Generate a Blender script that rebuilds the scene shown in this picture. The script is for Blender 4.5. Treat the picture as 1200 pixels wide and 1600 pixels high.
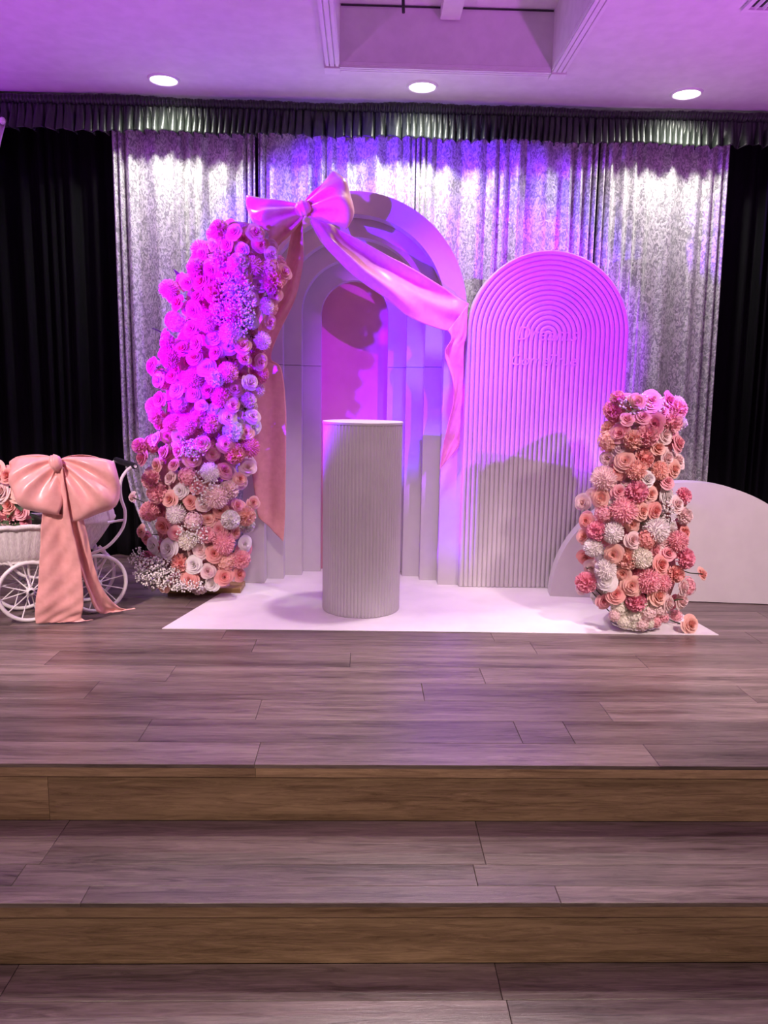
import bpy, bmesh, math, random
from mathutils import Vector, Matrix, Euler, Quaternion
R_ = math.radians
PI = math.pi
random.seed(7)
for o in list(bpy.data.objects): bpy.data.objects.remove(o)
scene = bpy.context.scene
COL = scene.collection

# ------------------------------------------------------------------ camera
CAM_H, PITCH, YAW, ROLL, FPX = 1.11, 9.1, 1.5, 0.95, 1200.0
p_, y_, r_ = R_(PITCH), R_(YAW), R_(ROLL)
fwd = Vector((math.sin(y_)*math.cos(p_), math.cos(y_)*math.cos(p_), -math.sin(p_)))
rt0 = Vector((math.cos(y_), -math.sin(y_), 0)); up0 = rt0.cross(fwd)
RT = rt0*math.cos(r_) + up0*math.sin(r_); UP = up0*math.cos(r_) - rt0*math.sin(r_)
CPOS = Vector((0, 0, CAM_H))
cam = bpy.data.cameras.new('camera'); camo = bpy.data.objects.new('camera', cam); COL.objects.link(camo)
cam.sensor_fit = 'VERTICAL'; cam.sensor_height = 36; cam.lens = 36*FPX/1600; cam.clip_start = .02
M = Matrix((RT, UP, -fwd)).transposed().to_4x4(); M.translation = CPOS
camo.matrix_world = M
scene.camera = camo
def at(px, py, Y):
    d = RT*((px-600)/FPX) - UP*((py-800)/FPX) + fwd
    return CPOS + d*(Y/d.y)
def onz(px, py, Z):
    d = RT*((px-600)/FPX) - UP*((py-800)/FPX) + fwd
    return CPOS + d*((Z-CAM_H)/d.z)

# ------------------------------------------------------------------ light
scene.view_settings.view_transform = 'Standard'; scene.view_settings.look = 'None'
scene.view_settings.gamma = 1; scene.view_settings.use_curve_mapping = False
scene.view_settings.exposure = 0.0
w = bpy.data.worlds.new('World'); scene.world = w; w.use_nodes = True
w.node_tree.nodes['Background'].inputs[0].default_value = (.62, .42, .55, 1)
w.node_tree.nodes['Background'].inputs[1].default_value = .09
def lamp(name, kind, loc, energy, color, target=None, **kw):
    l = bpy.data.lights.new(name, kind); l.energy = energy; l.color = color
    for k, v in kw.items(): setattr(l, k, v)
    o = bpy.data.objects.new(name, l); COL.objects.link(o); o.location = loc
    if target is not None:
        o.rotation_euler = (Vector(target)-Vector(loc)).to_track_quat('-Z', 'Y').to_euler()
    return o
# lamp in the ceiling recess above the stage, then an added fill
lamp('recess_key_fill', 'SPOT', (.34, 3.78, 2.79), 150, (1, .78, .86), (.30, 3.1, 0), spot_size=R_(90), spot_blend=.75, shadow_soft_size=.07)
lamp('recess_key_fill', 'SPOT', (.4, 3.35, 2.79), 165, (1, .86, .82), (.4, 1.75, -.2), spot_size=R_(76), spot_blend=.8, shadow_soft_size=.07)  # added fill for the front floor and treads
# violet stage wash: a projector each side, plus an added frontal left beam
lamp('violet_wash_beam', 'SPOT', (-2.6, 3.1, 1.65), 1500, (.27, .0, 1), (-1.08, 4.0, 1.42), spot_size=R_(42), spot_blend=.35, shadow_soft_size=.03)
lamp('violet_wash_beam', 'SPOT', (-2.2, 1.6, 1.55), 1500, (.13, .0, 1), (-.42, 4.2, 1.58), spot_size=R_(33), spot_blend=.3, shadow_soft_size=.03)  # added to put violet on the arch
lamp('violet_wash_beam', 'SPOT', (2.45, 1.4, 2.2), 800, (.36, .0, 1), (1.06, 4.2, 1.46), spot_size=R_(31), spot_blend=.35, shadow_soft_size=.03)
# fill spots added out front to brighten the lower half of the stage set
for x, e in ((-2.0, 700), (0, 150), (2.0, 600)):
    lamp('hall_fill', 'SPOT', (x, .9, 2.7), e, (1, .75, .75), (x*.9, 3.7, .0), spot_size=R_(42), spot_blend=.8, shadow_soft_size=.14)
# fill spots added behind the viewer to brighten the steps
for x in (-1.3, 1.3):
    lamp('hall_fill', 'SPOT', (x, -.8, 2.7), 260, (1, .80, .64), (x*.8, 1.75, -.35), spot_size=R_(52), spot_blend=.9, shadow_soft_size=.2)
# violet fills added out of view to wash the ceiling
for x, y, e in ((2.3, 2.3, 205), (-2.4, 2.2, 165)):
    lamp('violet_ceiling_fill', 'SPOT', (x, y, .7), e, (.68, .12, .94), (x*.9, y+.2, 2.76), spot_size=R_(126), spot_blend=.8, shadow_soft_size=.1)
lamp('violet_ceiling_fill', 'POINT', (-2.45, 4.35, 2.45), 6, (.42, .02, 1), shadow_soft_size=.05)  # added point glow tinting the far left ceiling
DOWN = [(-1.122, 4.536), (.291, 4.536), (1.76, 4.536)]
CEIL = 2.76

# ------------------------------------------------------------------ materials
def mat(name, color, rough=.5, metal=0., spec=.5, sheen=0., coat=0., emit=None, estr=0.):
    m = bpy.data.materials.new(name); m.use_nodes = True
    b = m.node_tree.nodes['Principled BSDF']
    b.inputs['Base Color'].default_value = (*color, 1); b.inputs['Roughness'].default_value = rough
    b.inputs['Metallic'].default_value = metal; b.inputs['Specular IOR Level'].default_value = spec
    b.inputs['Sheen Weight'].default_value = sheen; b.inputs['Coat Weight'].default_value = coat
    if emit: b.inputs['Emission Color'].default_value = (*emit, 1); b.inputs['Emission Strength'].default_value = estr
    return m
class NT:
    def __init__(s, m): s.t = m.node_tree; s.b = s.t.nodes['Principled BSDF']
    def n(s, ty, **kw):
        x = s.t.nodes.new(ty)
        for k, v in kw.items(): setattr(x, k, v)
        return x
    def l(s, a, b): s.t.links.new(a, b)
def noise_mat(name, c1, c2, scale=(8, 8, 8), rough=.5, bump=.1, detail=6, nscale=1., obj=False, lo=.35, hi=.65, **kw):
    m = mat(name, c1, rough, **kw); q = NT(m)
    if obj: src = q.n('ShaderNodeTexCoord').outputs['Object']
    else: src = q.n('ShaderNodeNewGeometry').outputs['Position']
    mp = q.n('ShaderNodeMapping'); mp.inputs['Scale'].default_value = scale; q.l(src, mp.inputs['Vector'])
    nz = q.n('ShaderNodeTexNoise'); nz.inputs['Scale'].default_value = nscale; nz.inputs['Detail'].default_value = detail
    q.l(mp.outputs[0], nz.inputs['Vector'])
    cr = q.n('ShaderNodeValToRGB'); cr.color_ramp.elements[0].position = lo; cr.color_ramp.elements[1].position = hi
    cr.color_ramp.elements[0].color = (*c1, 1); cr.color_ramp.elements[1].color = (*c2, 1)
    q.l(nz.outputs['Fac'], cr.inputs[0]); q.l(cr.outputs[0], q.b.inputs['Base Color'])
    if bump:
        bp = q.n('ShaderNodeBump'); bp.inputs['Strength'].default_value = bump; bp.inputs['Distance'].default_value = .01
        q.l(nz.outputs['Fac'], bp.inputs['Height']); q.l(bp.outputs[0], q.b.inputs['Normal'])
    return m
def wood_mat(name, dark, light, axis=0, rough=.38):
    m = mat(name, light, rough); q = NT(m)
    geo = q.n('ShaderNodeNewGeometry'); oi = q.n('ShaderNodeObjectInfo')
    off = q.n('ShaderNodeVectorMath', operation='SCALE'); off.inputs[0].default_value = (37.0, 11.0, 5.0); q.l(oi.outputs['Random'], off.inputs['Scale'])
    add = q.n('ShaderNodeVectorMath', operation='ADD'); q.l(geo.outputs['Position'], add.inputs[0]); q.l(off.outputs[0], add.inputs[1])
    mp = q.n('ShaderNodeMapping'); mp.inputs['Scale'].default_value = (5.5, 70, 70); q.l(add.outputs[0], mp.inputs['Vector'])
    nz = q.n('ShaderNodeTexNoise'); nz.inputs['Scale'].default_value = 1; nz.inputs['Detail'].default_value = 8; nz.inputs['Roughness'].default_value = .72; nz.inputs['Distortion'].default_value = 1.1
    q.l(mp.outputs[0], nz.inputs['Vector'])
    mp2 = q.n('ShaderNodeMapping'); mp2.inputs['Scale'].default_value = (.8, 14, 14); q.l(add.outputs[0], mp2.inputs['Vector'])
    nz2 = q.n('ShaderNodeTexNoise'); nz2.inputs['Scale'].default_value = 1; nz2.inputs['Detail'].default_value = 3; q.l(mp2.outputs[0], nz2.inputs['Vector'])
    mix = q.n('ShaderNodeMath', operation='MULTIPLY_ADD'); mix.inputs[1].default_value = .55; q.l(nz.outputs['Fac'], mix.inputs[0])
    hf = q.n('ShaderNodeMath', operation='MULTIPLY'); hf.inputs[1].default_value = .45; q.l(nz2.outputs['Fac'], hf.inputs[0]); q.l(hf.outputs[0], mix.inputs[2])
    cr = q.n('ShaderNodeValToRGB'); e = cr.color_ramp.elements
    e[0].position = .38; e[1].position = .62; e[0].color = (*dark, 1); e[1].color = (*light, 1)
    q.l(mix.outputs[0], cr.inputs[0])
    hv = q.n('ShaderNodeHueSaturation'); q.l(cr.outputs[0], hv.inputs['Color'])
    vr = q.n('ShaderNodeMapRange'); vr.inputs['To Min'].default_value = .80; vr.inputs['To Max'].default_value = 1.2; q.l(oi.outputs['Random'], vr.inputs['Value']); q.l(vr.outputs[0], hv.inputs['Value'])
    q.l(hv.outputs[0], q.b.inputs['Base Color'])
    bp = q.n('ShaderNodeBump'); bp.inputs['Strength'].default_value = .25; bp.inputs['Distance'].default_value = .004
    q.l(nz.outputs['Fac'], bp.inputs['Height']); q.l(bp.outputs[0], q.b.inputs['Normal'])
    return m
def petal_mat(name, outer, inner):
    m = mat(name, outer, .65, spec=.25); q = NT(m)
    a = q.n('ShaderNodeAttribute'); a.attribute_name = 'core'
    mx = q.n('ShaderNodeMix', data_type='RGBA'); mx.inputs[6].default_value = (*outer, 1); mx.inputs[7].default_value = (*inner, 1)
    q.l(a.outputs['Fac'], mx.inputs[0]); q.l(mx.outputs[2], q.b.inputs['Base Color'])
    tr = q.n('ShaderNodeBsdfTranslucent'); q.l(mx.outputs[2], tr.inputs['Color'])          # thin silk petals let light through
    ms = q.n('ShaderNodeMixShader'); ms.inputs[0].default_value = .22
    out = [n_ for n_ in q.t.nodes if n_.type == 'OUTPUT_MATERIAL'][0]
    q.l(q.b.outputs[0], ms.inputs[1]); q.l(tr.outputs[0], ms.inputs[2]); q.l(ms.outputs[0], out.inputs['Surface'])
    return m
WOOD = wood_mat('stage_wood', (.068, .046, .042), (.265, .20, .18), rough=.29)
WOODR_LIT = wood_mat('riser_wood_lit', (.17, .10, .055), (.50, .33, .20), rough=.5)  # stage wood made lighter, standing in for front light on the risers
SUB = noise_mat('subfloor', (.03, .024, .02), (.06, .05, .04), rough=.9)
CEILM = noise_mat('ceiling_paint', (.74, .72, .72), (.80, .78, .78), (14, 14, 14), .85, .03)
TRIMM = noise_mat('trim_paint', (.80, .78, .78), (.84, .82, .82), (20, 20, 20), .55, .02)
WALLM = noise_mat('wall_paint', (.10, .09, .10), (.13, .12, .13), rough=.9)
BLACKV = noise_mat('black_velvet', (.002, .002, .003), (.004, .004, .006), (60, 60, 8), .85, .15, spec=.2)
BLACKS = noise_mat('black_satin', (.013, .018, .015), (.028, .034, .030), (70, 70, 25), .38, .12, spec=.6)
WHITEP = noise_mat('white_panel_paint', (.65, .62, .62), (.69, .66, .66), (9, 9, 9), .5, .02)
PINKP = noise_mat('pink_panel_paint', (.72, .34, .40), (.76, .37, .43), (9, 9, 9), .55, .02)
MATM = noise_mat('white_vinyl', (.80, .77, .77), (.88, .85, .85), (5, 5, 5), .42, .03, lo=.3, hi=.6)
SATIN = noise_mat('pink_satin', (.83, .40, .36), (.90, .46, .42), (40, 40, 40), .34, .05, spec=.6, sheen=.3)
WICKER = noise_mat('white_wicker', (.72, .68, .66), (.86, .83, .80), (160, 160, 40), .6, .3)
WHITEM = noise_mat('white_enamel', (.82, .80, .78), (.86, .84, .82), (30, 30, 30), .35, .02)
BLACKP = noise_mat('black_rubber', (.012, .012, .014), (.02, .02, .022), (90, 90, 90), .5, .1)
GOLDB = noise_mat('gold_board', (.34, .20, .055), (.46, .29, .09), (4, 30, 30), .4, .05)
GREEN = noise_mat('leaf_green', (.035, .07, .028), (.07, .12, .045), (50, 50, 50), .5, .1)
STEMM = noise_mat('stem_green', (.04, .06, .03), (.07, .09, .05), (50, 50, 50), .6, .1)
CORE = noise_mat('dusty_pink_gap_shade', (.62, .33, .35), (.74, .44, .45), (60, 60, 60), .9, .4)  # pink of the shade between flowers, given to the filler core
BREATH = noise_mat('tiny_white_blossom', (.80, .78, .74), (.88, .86, .80), (90, 90, 90), .7, 0)
LENS = mat('lamp_lens', (1, 1, 1), .4, emit=(1, 1, .94), estr=9)
DARKM = noise_mat('dark_metal', (.015, .015, .018), (.03, .03, .03), (60, 60, 60), .5, .05)
# crushed velvet
SILVER = mat('silver_crushed_velvet', (.6, .6, .6), .42, metal=.25, spec=.6, sheen=.4); q = NT(SILVER)
g = q.n('ShaderNodeNewGeometry')
mp = q.n('ShaderNodeMapping'); mp.inputs['Scale'].default_value = (62, 20, 34); q.l(g.outputs['Position'], mp.inputs['Vector'])
nz = q.n('ShaderNodeTexNoise'); nz.inputs['Scale'].default_value = 1; nz.inputs['Detail'].default_value = 4; nz.inputs['Distortion'].default_value = 1.6; q.l(mp.outputs[0], nz.inputs['Vector'])
cr = q.n('ShaderNodeValToRGB'); e = cr.color_ramp.elements; e[0].position = .40; e[1].position = .60
e[0].color = (.34, .33, .35, 1); e[1].color = (.84, .82, .83, 1); q.l(nz.outputs['Fac'], cr.inputs[0]); q.l(cr.outputs[0], q.b.inputs['Base Color'])
bp = q.n('ShaderNodeBump'); bp.inputs['Strength'].default_value = .6; bp.inputs['Distance'].default_value = .006; q.l(nz.outputs['Fac'], bp.inputs['Height']); q.l(bp.outputs[0], q.b.inputs['Normal'])
GLASS = mat('clear_glass', (1, .97, .96), .05); GLASS.node_tree.nodes['Principled BSDF'].inputs['Transmission Weight'].default_value = .95
PETALS = {
 'pink': petal_mat('petal_pink', (.97, .56, .60), (.93, .42, .47)),
 'peach': petal_mat('petal_peach', (.98, .66, .57), (.94, .48, .38)),
 'blush': petal_mat('petal_blush', (.97, .80, .78), (.95, .68, .65)),
 'white': petal_mat('petal_white', (.96, .94, .92), (.94, .86, .81)),
 'hot': petal_mat('petal_deep_pink', (.94, .42, .53), (.84, .28, .37)),
 'coral': petal_mat('petal_coral', (.97, .54, .49), (.88, .32, .28)),
 'cream': petal_mat('petal_cream', (.96, .93, .83), (.91, .86, .72)),
}

# ------------------------------------------------------------------ mesh helpers
def link(name, me, parent=None):
    o = bpy.data.objects.new(name, me); COL.objects.link(o)
    if parent: o.parent = parent
    return o
def off_of(parent):
    v = Vector((0, 0, 0)); p = parent
    while p: v += p.location; p = p.parent
    return v
def mk(name, verts, faces, m, parent=None, smooth=False, world=True):
    """mesh object; vertices in world space become local to an (unrotated) parent"""
    if parent and world:
        d = off_of(parent); verts = [Vector(v)-d for v in verts]
    me = bpy.data.meshes.new(name); me.from_pydata([tuple(v) for v in verts], [], faces); me.update()
    me.materials.append(m)
    if smooth: me.polygons.foreach_set('use_smooth', [True]*len(me.polygons))
    return link(name, me, parent)
def base(name, loc, label, cat, group=None, rotz=0):
    o = bpy.data.objects.new(name, None); COL.objects.link(o); o.location = loc; o.rotation_euler = (0, 0, rotz); o.empty_display_size = .1
    tag(o, label, cat, group); return o
def tag(o, label, cat, group=None):
    o['label'] = label; o['category'] = cat
    if group: o['group'] = group
    return o
def struct(o): o['kind'] = 'structure'; return o
def boxv(x0, x1, y0, y1, z0, z1, ch=0.):
    if ch <= 0:
        v = [(x, y, z) for z in (z0, z1) for x, y in ((x0, y0), (x1, y0), (x1, y1), (x0, y1))]
        return v, [(3, 2, 1, 0), (4, 5, 6, 7), (0, 1, 5, 4), (1, 2, 6, 5), (2, 3, 7, 6), (3, 0, 4, 7)]
    # top edges chamfered
    v = [(x, y, z0) for x, y in ((x0, y0), (x1, y0), (x1, y1), (x0, y1))]
    v += [(x, y, z1-ch) for x, y in ((x0, y0), (x1, y0), (x1, y1), (x0, y1))]
    v += [(x, y, z1) for x, y in ((x0+ch, y0+ch), (x1-ch, y0+ch), (x1-ch, y1-ch), (x0+ch, y1-ch))]
    f = [(3, 2, 1, 0), (8, 9, 10, 11)]
    for a in (0, 4):
        for i in range(4): j = (i+1) % 4; f.append((a+i, a+j, a+4+j, a+4+i))
    return v, f
def box(name, x0, x1, y0, y1, z0, z1, m, parent=None, ch=0.):
    v, f = boxv(x0, x1, y0, y1, z0, z1, ch); return mk(name, v, f, m, parent)
def grid_faces(nu, nv, closeu=False, closev=False):
    f = []
    for i in range(nu if closeu else nu-1):
        for j in range(nv if closev else nv-1):
            a, b = i, (i+1) % nu; c, d = j, (j+1) % nv
            f.append((a*nv+c, b*nv+c, b*nv+d, a*nv+d))
    return f
def catmull(pts, n):
    out = []; m = len(pts)
    for k in range(n):
        t = k/(n-1)*(m-1); i = min(int(t), m-2); u = t-i
        p0, p1, p2, p3 = pts[max(i-1, 0)], pts[i], pts[i+1], pts[min(i+2, m-1)]
        out.append(.5*((2*p1)+(p2-p0)*u+(2*p0-5*p1+4*p2-p3)*u*u+(3*p1-p0-3*p2+p3)*u**3))
    return out
def tubev(path, rad, seg=8, closed=False):
    """verts, faces of a tube along a list of Vectors; rad number or list"""
    n = len(path); vs = []; prev = None
    for i, p in enumerate(path):
        a = path[(i-1) % n] if (closed or i > 0) else p; b = path[(i+1) % n] if (closed or i < n-1) else p
        t = (b-a).normalized()
        if prev is None: s = t.orthogonal().normalized()
        else: s = (prev-t*prev.dot(t)).normalized()
        prev = s; q2 = t.cross(s); r = rad[i] if isinstance(rad, (list, tuple)) else rad
        for k in range(seg): an = 2*PI*k/seg; vs.append(p+s*(r*math.cos(an))+q2*(r*math.sin(an)))
    f = grid_faces(n, seg, closed, True)
    if not closed: f += [tuple(reversed(range(seg))), tuple(range((n-1)*seg, n*seg))]
    return vs, f
def tube(name, path, rad, m, parent=None, seg=8, closed=False, world=True):
    v, f = tubev([Vector(p) for p in path], rad, seg, closed); return mk(name, v, f, m, parent, True, world)
def join(*vf):
    V, Fc = [], []
    for v, f in vf:
        k = len(V); V += list(v); Fc += [tuple(i+k for i in t) for t in f]
    return V, Fc
def solid(o, t, off=0):
    md = o.modifiers.new('thickness', 'SOLIDIFY'); md.thickness = t; md.offset = off; return o
def subsurf(o, n=1):
    md = o.modifiers.new('smooth', 'SUBSURF'); md.levels = n; md.render_levels = n; return o

# ------------------------------------------------------------------ stage floor and steps
floor = struct(box('floor', -3.6, 3.6, 2.16, 5.2, -.55, -.013, SUB))
def planks(parent, rows, z, name='plank', m=WOOD, x0=-3.6, x1=3.6, joints={}, rnd=None, th=.012):
    rnd = rnd or random.Random(3)
    for r, (ya, yb) in enumerate(rows):
        js = joints.get(r)
        if js is None:
            js = []; x = x0+rnd.uniform(.2, 1.1)
            while x < x1-.1: js.append(x); x += 1.22
        xs = [x0]+[j for j in js if x0+.05 < j < x1-.05]+[x1]
        for a, b in zip(xs, xs[1:]):
            box(name, a+.0006, b-.0006, ya+.0006, yb-.0006, z-th, z, m, parent, .0012)
rows = [(2.146, 2.292), (2.292, 2.460), (2.460, 2.628)]
y = 2.628
while y < 5.1: rows.append((y, y+.168)); y += .168
def js(x): return [x+1.22*k for k in range(-4, 5)]
planks(floor, rows, 0, joints={0: js(-.318), 1: sorted(js(-.704)+js(.685-.2)[0:0]+[.685, 1.9]), 2: js(-.359), 3: js(.227), 5: js(-.05)})
def step(name, ye, zt, yback, trows, tj, nj, rj, rise):
    """one stair: riser boards under a nosing at ye, top of nosing at zt"""
    s = struct(box(name, -3.6, 3.6, ye+.03, yback, zt-rise-.25, zt-.0125, SUB))
    return s
# nosings and risers under the stage edge
def nose(parent, ye, zt, joints):
    xs = [-3.6]+joints+[3.6]
    for a, b in zip(xs, xs[1:]):
        v, f = boxv(a+.0006, b-.0006, ye, ye+.022, zt-.040, zt-.0123, 0); mk('nosing', v, f, WOODR_LIT, parent)
def riser(parent, ye, z0, z1, joints):
    xs = [-3.6]+joints+[3.6]
    for a, b in zip(xs, xs[1:]):
        v, f = boxv(a+.0006, b-.0006, ye, ye+.012, z0, z1, 0); mk('riser_board', v, f, WOODR_LIT, parent)
nose(floor, 2.146, 0, [-2.75, -.314, 2.12]); riser(floor, 2.152, -.183, -.0415, [-2.15, -.931, 1.5])
st1 = struct(box('floor_step', -3.6, 3.6, 1.79, 2.15, -.55, -.196, SUB))
planks(st1, [(1.773, 1.842), (1.842, 1.935), (1.935, 2.151)], -.183, joints={0: js(.517), 1: js(-.907), 2: js(.349)})
nose(st1, 1.773, -.183, [-2.2, 1.9]); riser(st1, 1.779, -.358, -.2245, [-1.6, 2.05])
st2 = struct(box('floor_step', -3.6, 3.6, 1.42, 1.778, -.55, -.371, SUB))
planks(st2, [(1.40, 1.53), (1.53, 1.656), (1.656, 1.778)], -.358, joints={2: js(.353), 1: js(.36+.002), 0: js(-.5)})
nose(st2, 1.40, -.358, [.4]); riser(st2, 1.406, -.54, -.3995, [-.8, 1.1])
hall = struct(box('hall_floor', -4.5, 4.5, -3.5, 1.42, -.58, -.541, noise_mat('hall_carpet', (.06, .04, .05), (.10, .07, .08), (40, 40, 40), .9, .2)))

# ------------------------------------------------------------------ ceiling with recess
CX0, CX1, CY0, CY1, CZ = -.153, .937, .9, 4.245, 3.03
xs = [-4.5, CX0, CX1, 4.5]; ys = [-3.5, CY0, CY1, 5.2]
V = [(x, y, CEIL) for x in xs for y in ys]; Fc = []
for i in range(3):
    for j in range(3):
        if (i, j) != (1, 1): Fc.append((i*4+j, i*4+j+1, (i+1)*4+j+1, (i+1)*4+j))
k = len(V); V += [(CX0, CY0, CZ), (CX1, CY0, CZ), (CX1, CY1, CZ), (CX0, CY1, CZ)]
a, b, c, d = 1*4+1, 2*4+1, 2*4+2, 1*4+2
Fc += [(a, b, k+1, k), (b, c, k+2, k+1), (c, d, k+3, k+2), (d, a, k, k+3), (k, k+1, k+2, k+3)]
ceiling = struct(mk('ceiling', V, Fc, CEILM))
def trim(name, x0, x1, y0, y1, along):
    t = struct(box(name, x0, x1, y0, y1, CEIL-.016, CEIL-.0005, TRIMM))
    for f0, f1 in ((.06, .28), (.36, .64), (.72, .94)):      # three raised mouldings
        if along == 'y': box('moulding', x0+(x1-x0)*f0, x0+(x1-x0)*f1, y0, y1, CEIL-.026, CEIL-.0165, TRIMM, t)
        else: box('moulding', x0, x1, y0+(y1-y0)*f0, y0+(y1-y0)*f1, CEIL-.026, CEIL-.0165, TRIMM, t)
    return t
t1 = trim('trim_1', CX0+.001, CX1-.001, CY1+.001, CY1+.072, 'x')
t2 = trim('trim_2', CX0-.076, CX0-.001, CY0, CY1-.001, 'y'); t3 = trim('trim_3', CX1+.001, CX1+.076, CY0, CY1-.001, 'y')
box('corner_block', CX0-.079, CX0-.001, CY1+.001, CY1+.078, CEIL-.034, CEIL-.0005, TRIMM, t2)
box('corner_block', CX1+.001, CX1+.079, CY1+.001, CY1+.078, CEIL-.034, CEIL-.0005, TRIMM, t3)
bm_ = struct(box('ceiling_beam', .355, .455, CY0+.01, CY1-.01, CZ-.065, CZ-.002, TRIMM))
box('crack_line', CX0+.004, CX1-.004, CY1-.006, CY1-.001, CZ-.010, CZ-.004, DARKM, bm_)  # dark strip laid along the crack at the recess wall top
rod = base('ceiling_hook', (.16, 4.12, CZ-.002), 'small black hook hanging inside the ceiling recess', 'hook')
tube('shank', [(.16, 4.12, CZ-.003), (.161, 4.12, CZ-.05), (.163, 4.12, CZ-.09)], .008, DARKM, rod)
tube('flange', [(.16, 4.12, CZ-.002), (.16, 4.12, CZ-.008)], .018, DARKM, rod, 12)
# air vent
vt = base('ceiling_vent', (1.83, 3.35, CEIL-.001), 'white louvred air vent set in the ceiling', 'vent')
vx0, vx1, vy0, vy1 = 1.60, 2.10, 3.10, 3.585
box('backing', vx0+.02, vx1-.02, vy0+.02, vy1-.02, CEIL-.004, CEIL-.0015, BLACKP, vt)
fv = [boxv(vx0, vx1, vy1-.022, vy1, CEIL-.016, CEIL-.001), boxv(vx0, vx1, vy0, vy0+.022, CEIL-.016, CEIL-.001), boxv(vx0, vx0+.022, vy0+.022, vy1-.022, CEIL-.016, CEIL-.001), boxv(vx1-.022, vx1, vy0+.022, vy1-.022, CEIL-.016, CEIL-.001)]
mk('frame', *join(*fv), TRIMM, vt)
x = vx0+.045
while x < vx1-.03:
    mk('slat', [(x, vy0+.022, CEIL-.005), (x+.004, vy0+.022, CEIL-.005), (x+.012, vy0+.022, CEIL-.015), (x+.008, vy0+.022, CEIL-.015), (x, vy1-.022, CEIL-.005), (x+.004, vy1-.022, CEIL-.005), (x+.012, vy1-.022, CEIL-.015), (x+.008, vy1-.022, CEIL-.015)],
       [(0, 1, 2, 3), (7, 6, 5, 4), (0, 4, 5, 1), (1, 5, 6, 2), (2, 6, 7, 3), (3, 7, 4, 0)], TRIMM, vt); x += .036
# recessed downlights
for i, (x, y) in enumerate(DOWN):
    lb = ['round recessed ceiling downlight above the tall flower column', 'middle round recessed ceiling downlight in front of the ruffled valance', 'round recessed ceiling downlight nearest the air vent'][i]
    d = base('recessed_downlight', (x, y, CEIL-.001), lb, 'ceiling light', 'recessed downlights in a row')
    prof = [(.070, -.002), (.074, -.012), (.084, -.010), (.088, -.001)]; n = 32; vs = []
    for a in range(n):
        for r, z in prof: vs.append((x+r*math.cos(2*PI*a/n), y+r*math.sin(2*PI*a/n), CEIL+z))
    mk('trim_ring', vs, grid_faces(n, 4, True), TRIMM, d, True)
    vs = [(x, y, CEIL-.016)]
    for r, z in ((.04, -.014), (.071, -.006)):
        for a in range(n): vs.append((x+r*math.cos(2*PI*a/n), y+r*math.sin(2*PI*a/n), CEIL+z))
    fc = [(0, 1+(a+1) % n, 1+a) for a in range(n)]+[(1+a, 1+(a+1) % n, 1+n+(a+1) % n, 1+n+a) for a in range(n)]
    mk('lens', vs, fc, LENS, d, True)
    lamp('downlight_beam', 'SPOT', (x, y, CEIL-.03), 46, (1, .99, .86), (x, y+.30, 0), spot_size=R_(158), spot_blend=.9, shadow_soft_size=.035)

# ------------------------------------------------------------------ back wall, curtains, valance
struct(box('wall_back', -4.5, 4.5, 5.06, 5.16, 0, CEIL-.001, WALLM))
def curtain(name, xl, xr, z0, z1, Y, m, label, cat='curtain', group=None, seed=0, dense=.13, pdense=.034, pwide=.13, amp=.032, nx=320, nz=26, flare=.0, parts=True):
    rnd = random.Random(seed); W = xr(z1)-xl(z1)
    ph = [rnd.uniform(0, 6)]; am = []
    wob = [rnd.uniform(0, 6) for _ in range(4)]
    for i in range(nx):
        s = i/(nx-1)*W; e = min(s, W-s)
        k = min(1, max(0, (e-dense*.5)/dense))
        pitch = pdense+(pwide-pdense)*k; pitch *= 1+.55*math.sin(s*13+wob[0])*k
        am.append(amp*(.9-.28*k)*(1+.55*math.sin(s*11+wob[1])*math.sin(s*29+wob[2])*k))
        ph.append(ph[-1]+2*PI/pitch*W/(nx-1))
    vs = []
    for i in range(nx):
        t = i/(nx-1)
        for j in range(nz):
            u = j/(nz-1); z = z1+(z0-z1)*u
            x = xl(z)+(xr(z)-xl(z))*t
            p = ph[i]+.9*math.sin(u*2.2+wob[2]+t*5)*u
            a = am[i]*(.8+.45*u)
            wv = math.sin(p)+.28*math.sin(2*p+1)+.15*math.sin(p*.37+wob[3])
            vs.append((x+.006*math.cos(p), Y+a*wv, z))
    o = mk(name, vs, grid_faces(nx, nz), m, None, True); solid(o, .002)
    return tag(o, label, cat, group)
SC = 4.875
seams = [-1.526, -.665, .285, 1.40, 2.165]
GS = 'silver crushed velvet curtain panels'
curtain('silver_curtain', lambda z: -1.526+(.22*max(0, (.75-z)/.75)**2), lambda z: seams[1]-.010, .012, 2.70, SC, SILVER, 'silver crushed velvet curtain behind the flower column beside the pram', group=GS, seed=1, dense=.11)
curtain('silver_curtain', lambda z: seams[1]+.004, lambda z: seams[2]-.010, .012, 2.70, SC, SILVER, 'silver crushed velvet curtain behind the stepped arch and its bow', group=GS, seed=2, dense=.05, pdense=.03)
curtain('silver_curtain', lambda z: seams[2]+.004, lambda z: seams[3]-.010, .012, 2.70, SC, SILVER, 'silver crushed velvet curtain behind the ribbed arch panel', group=GS, seed=5, dense=.09)
curtain('silver_curtain', lambda z: seams[3]+.004, lambda z: seams[4]+.012*(2.5-z), .012, 2.70, SC, SILVER, 'silver crushed velvet curtain behind the half-round panel', group=GS, seed=9, dense=.06)
GB = 'black velvet side curtains'
curtain('black_curtain', lambda z: -3.2, lambda z: -1.40, .012, 2.70, 4.985, BLACKV, 'black velvet side curtain behind the pram', group=GB, seed=4, dense=.01, pwide=.11, amp=.04)
curtain('black_curtain', lambda z: 2.06, lambda z: 3.4, .012, 2.70, 4.985, BLACKV, 'black velvet side curtain beyond the half-round panel', group=GB, seed=6, dense=.01, pwide=.11, amp=.04)
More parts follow.
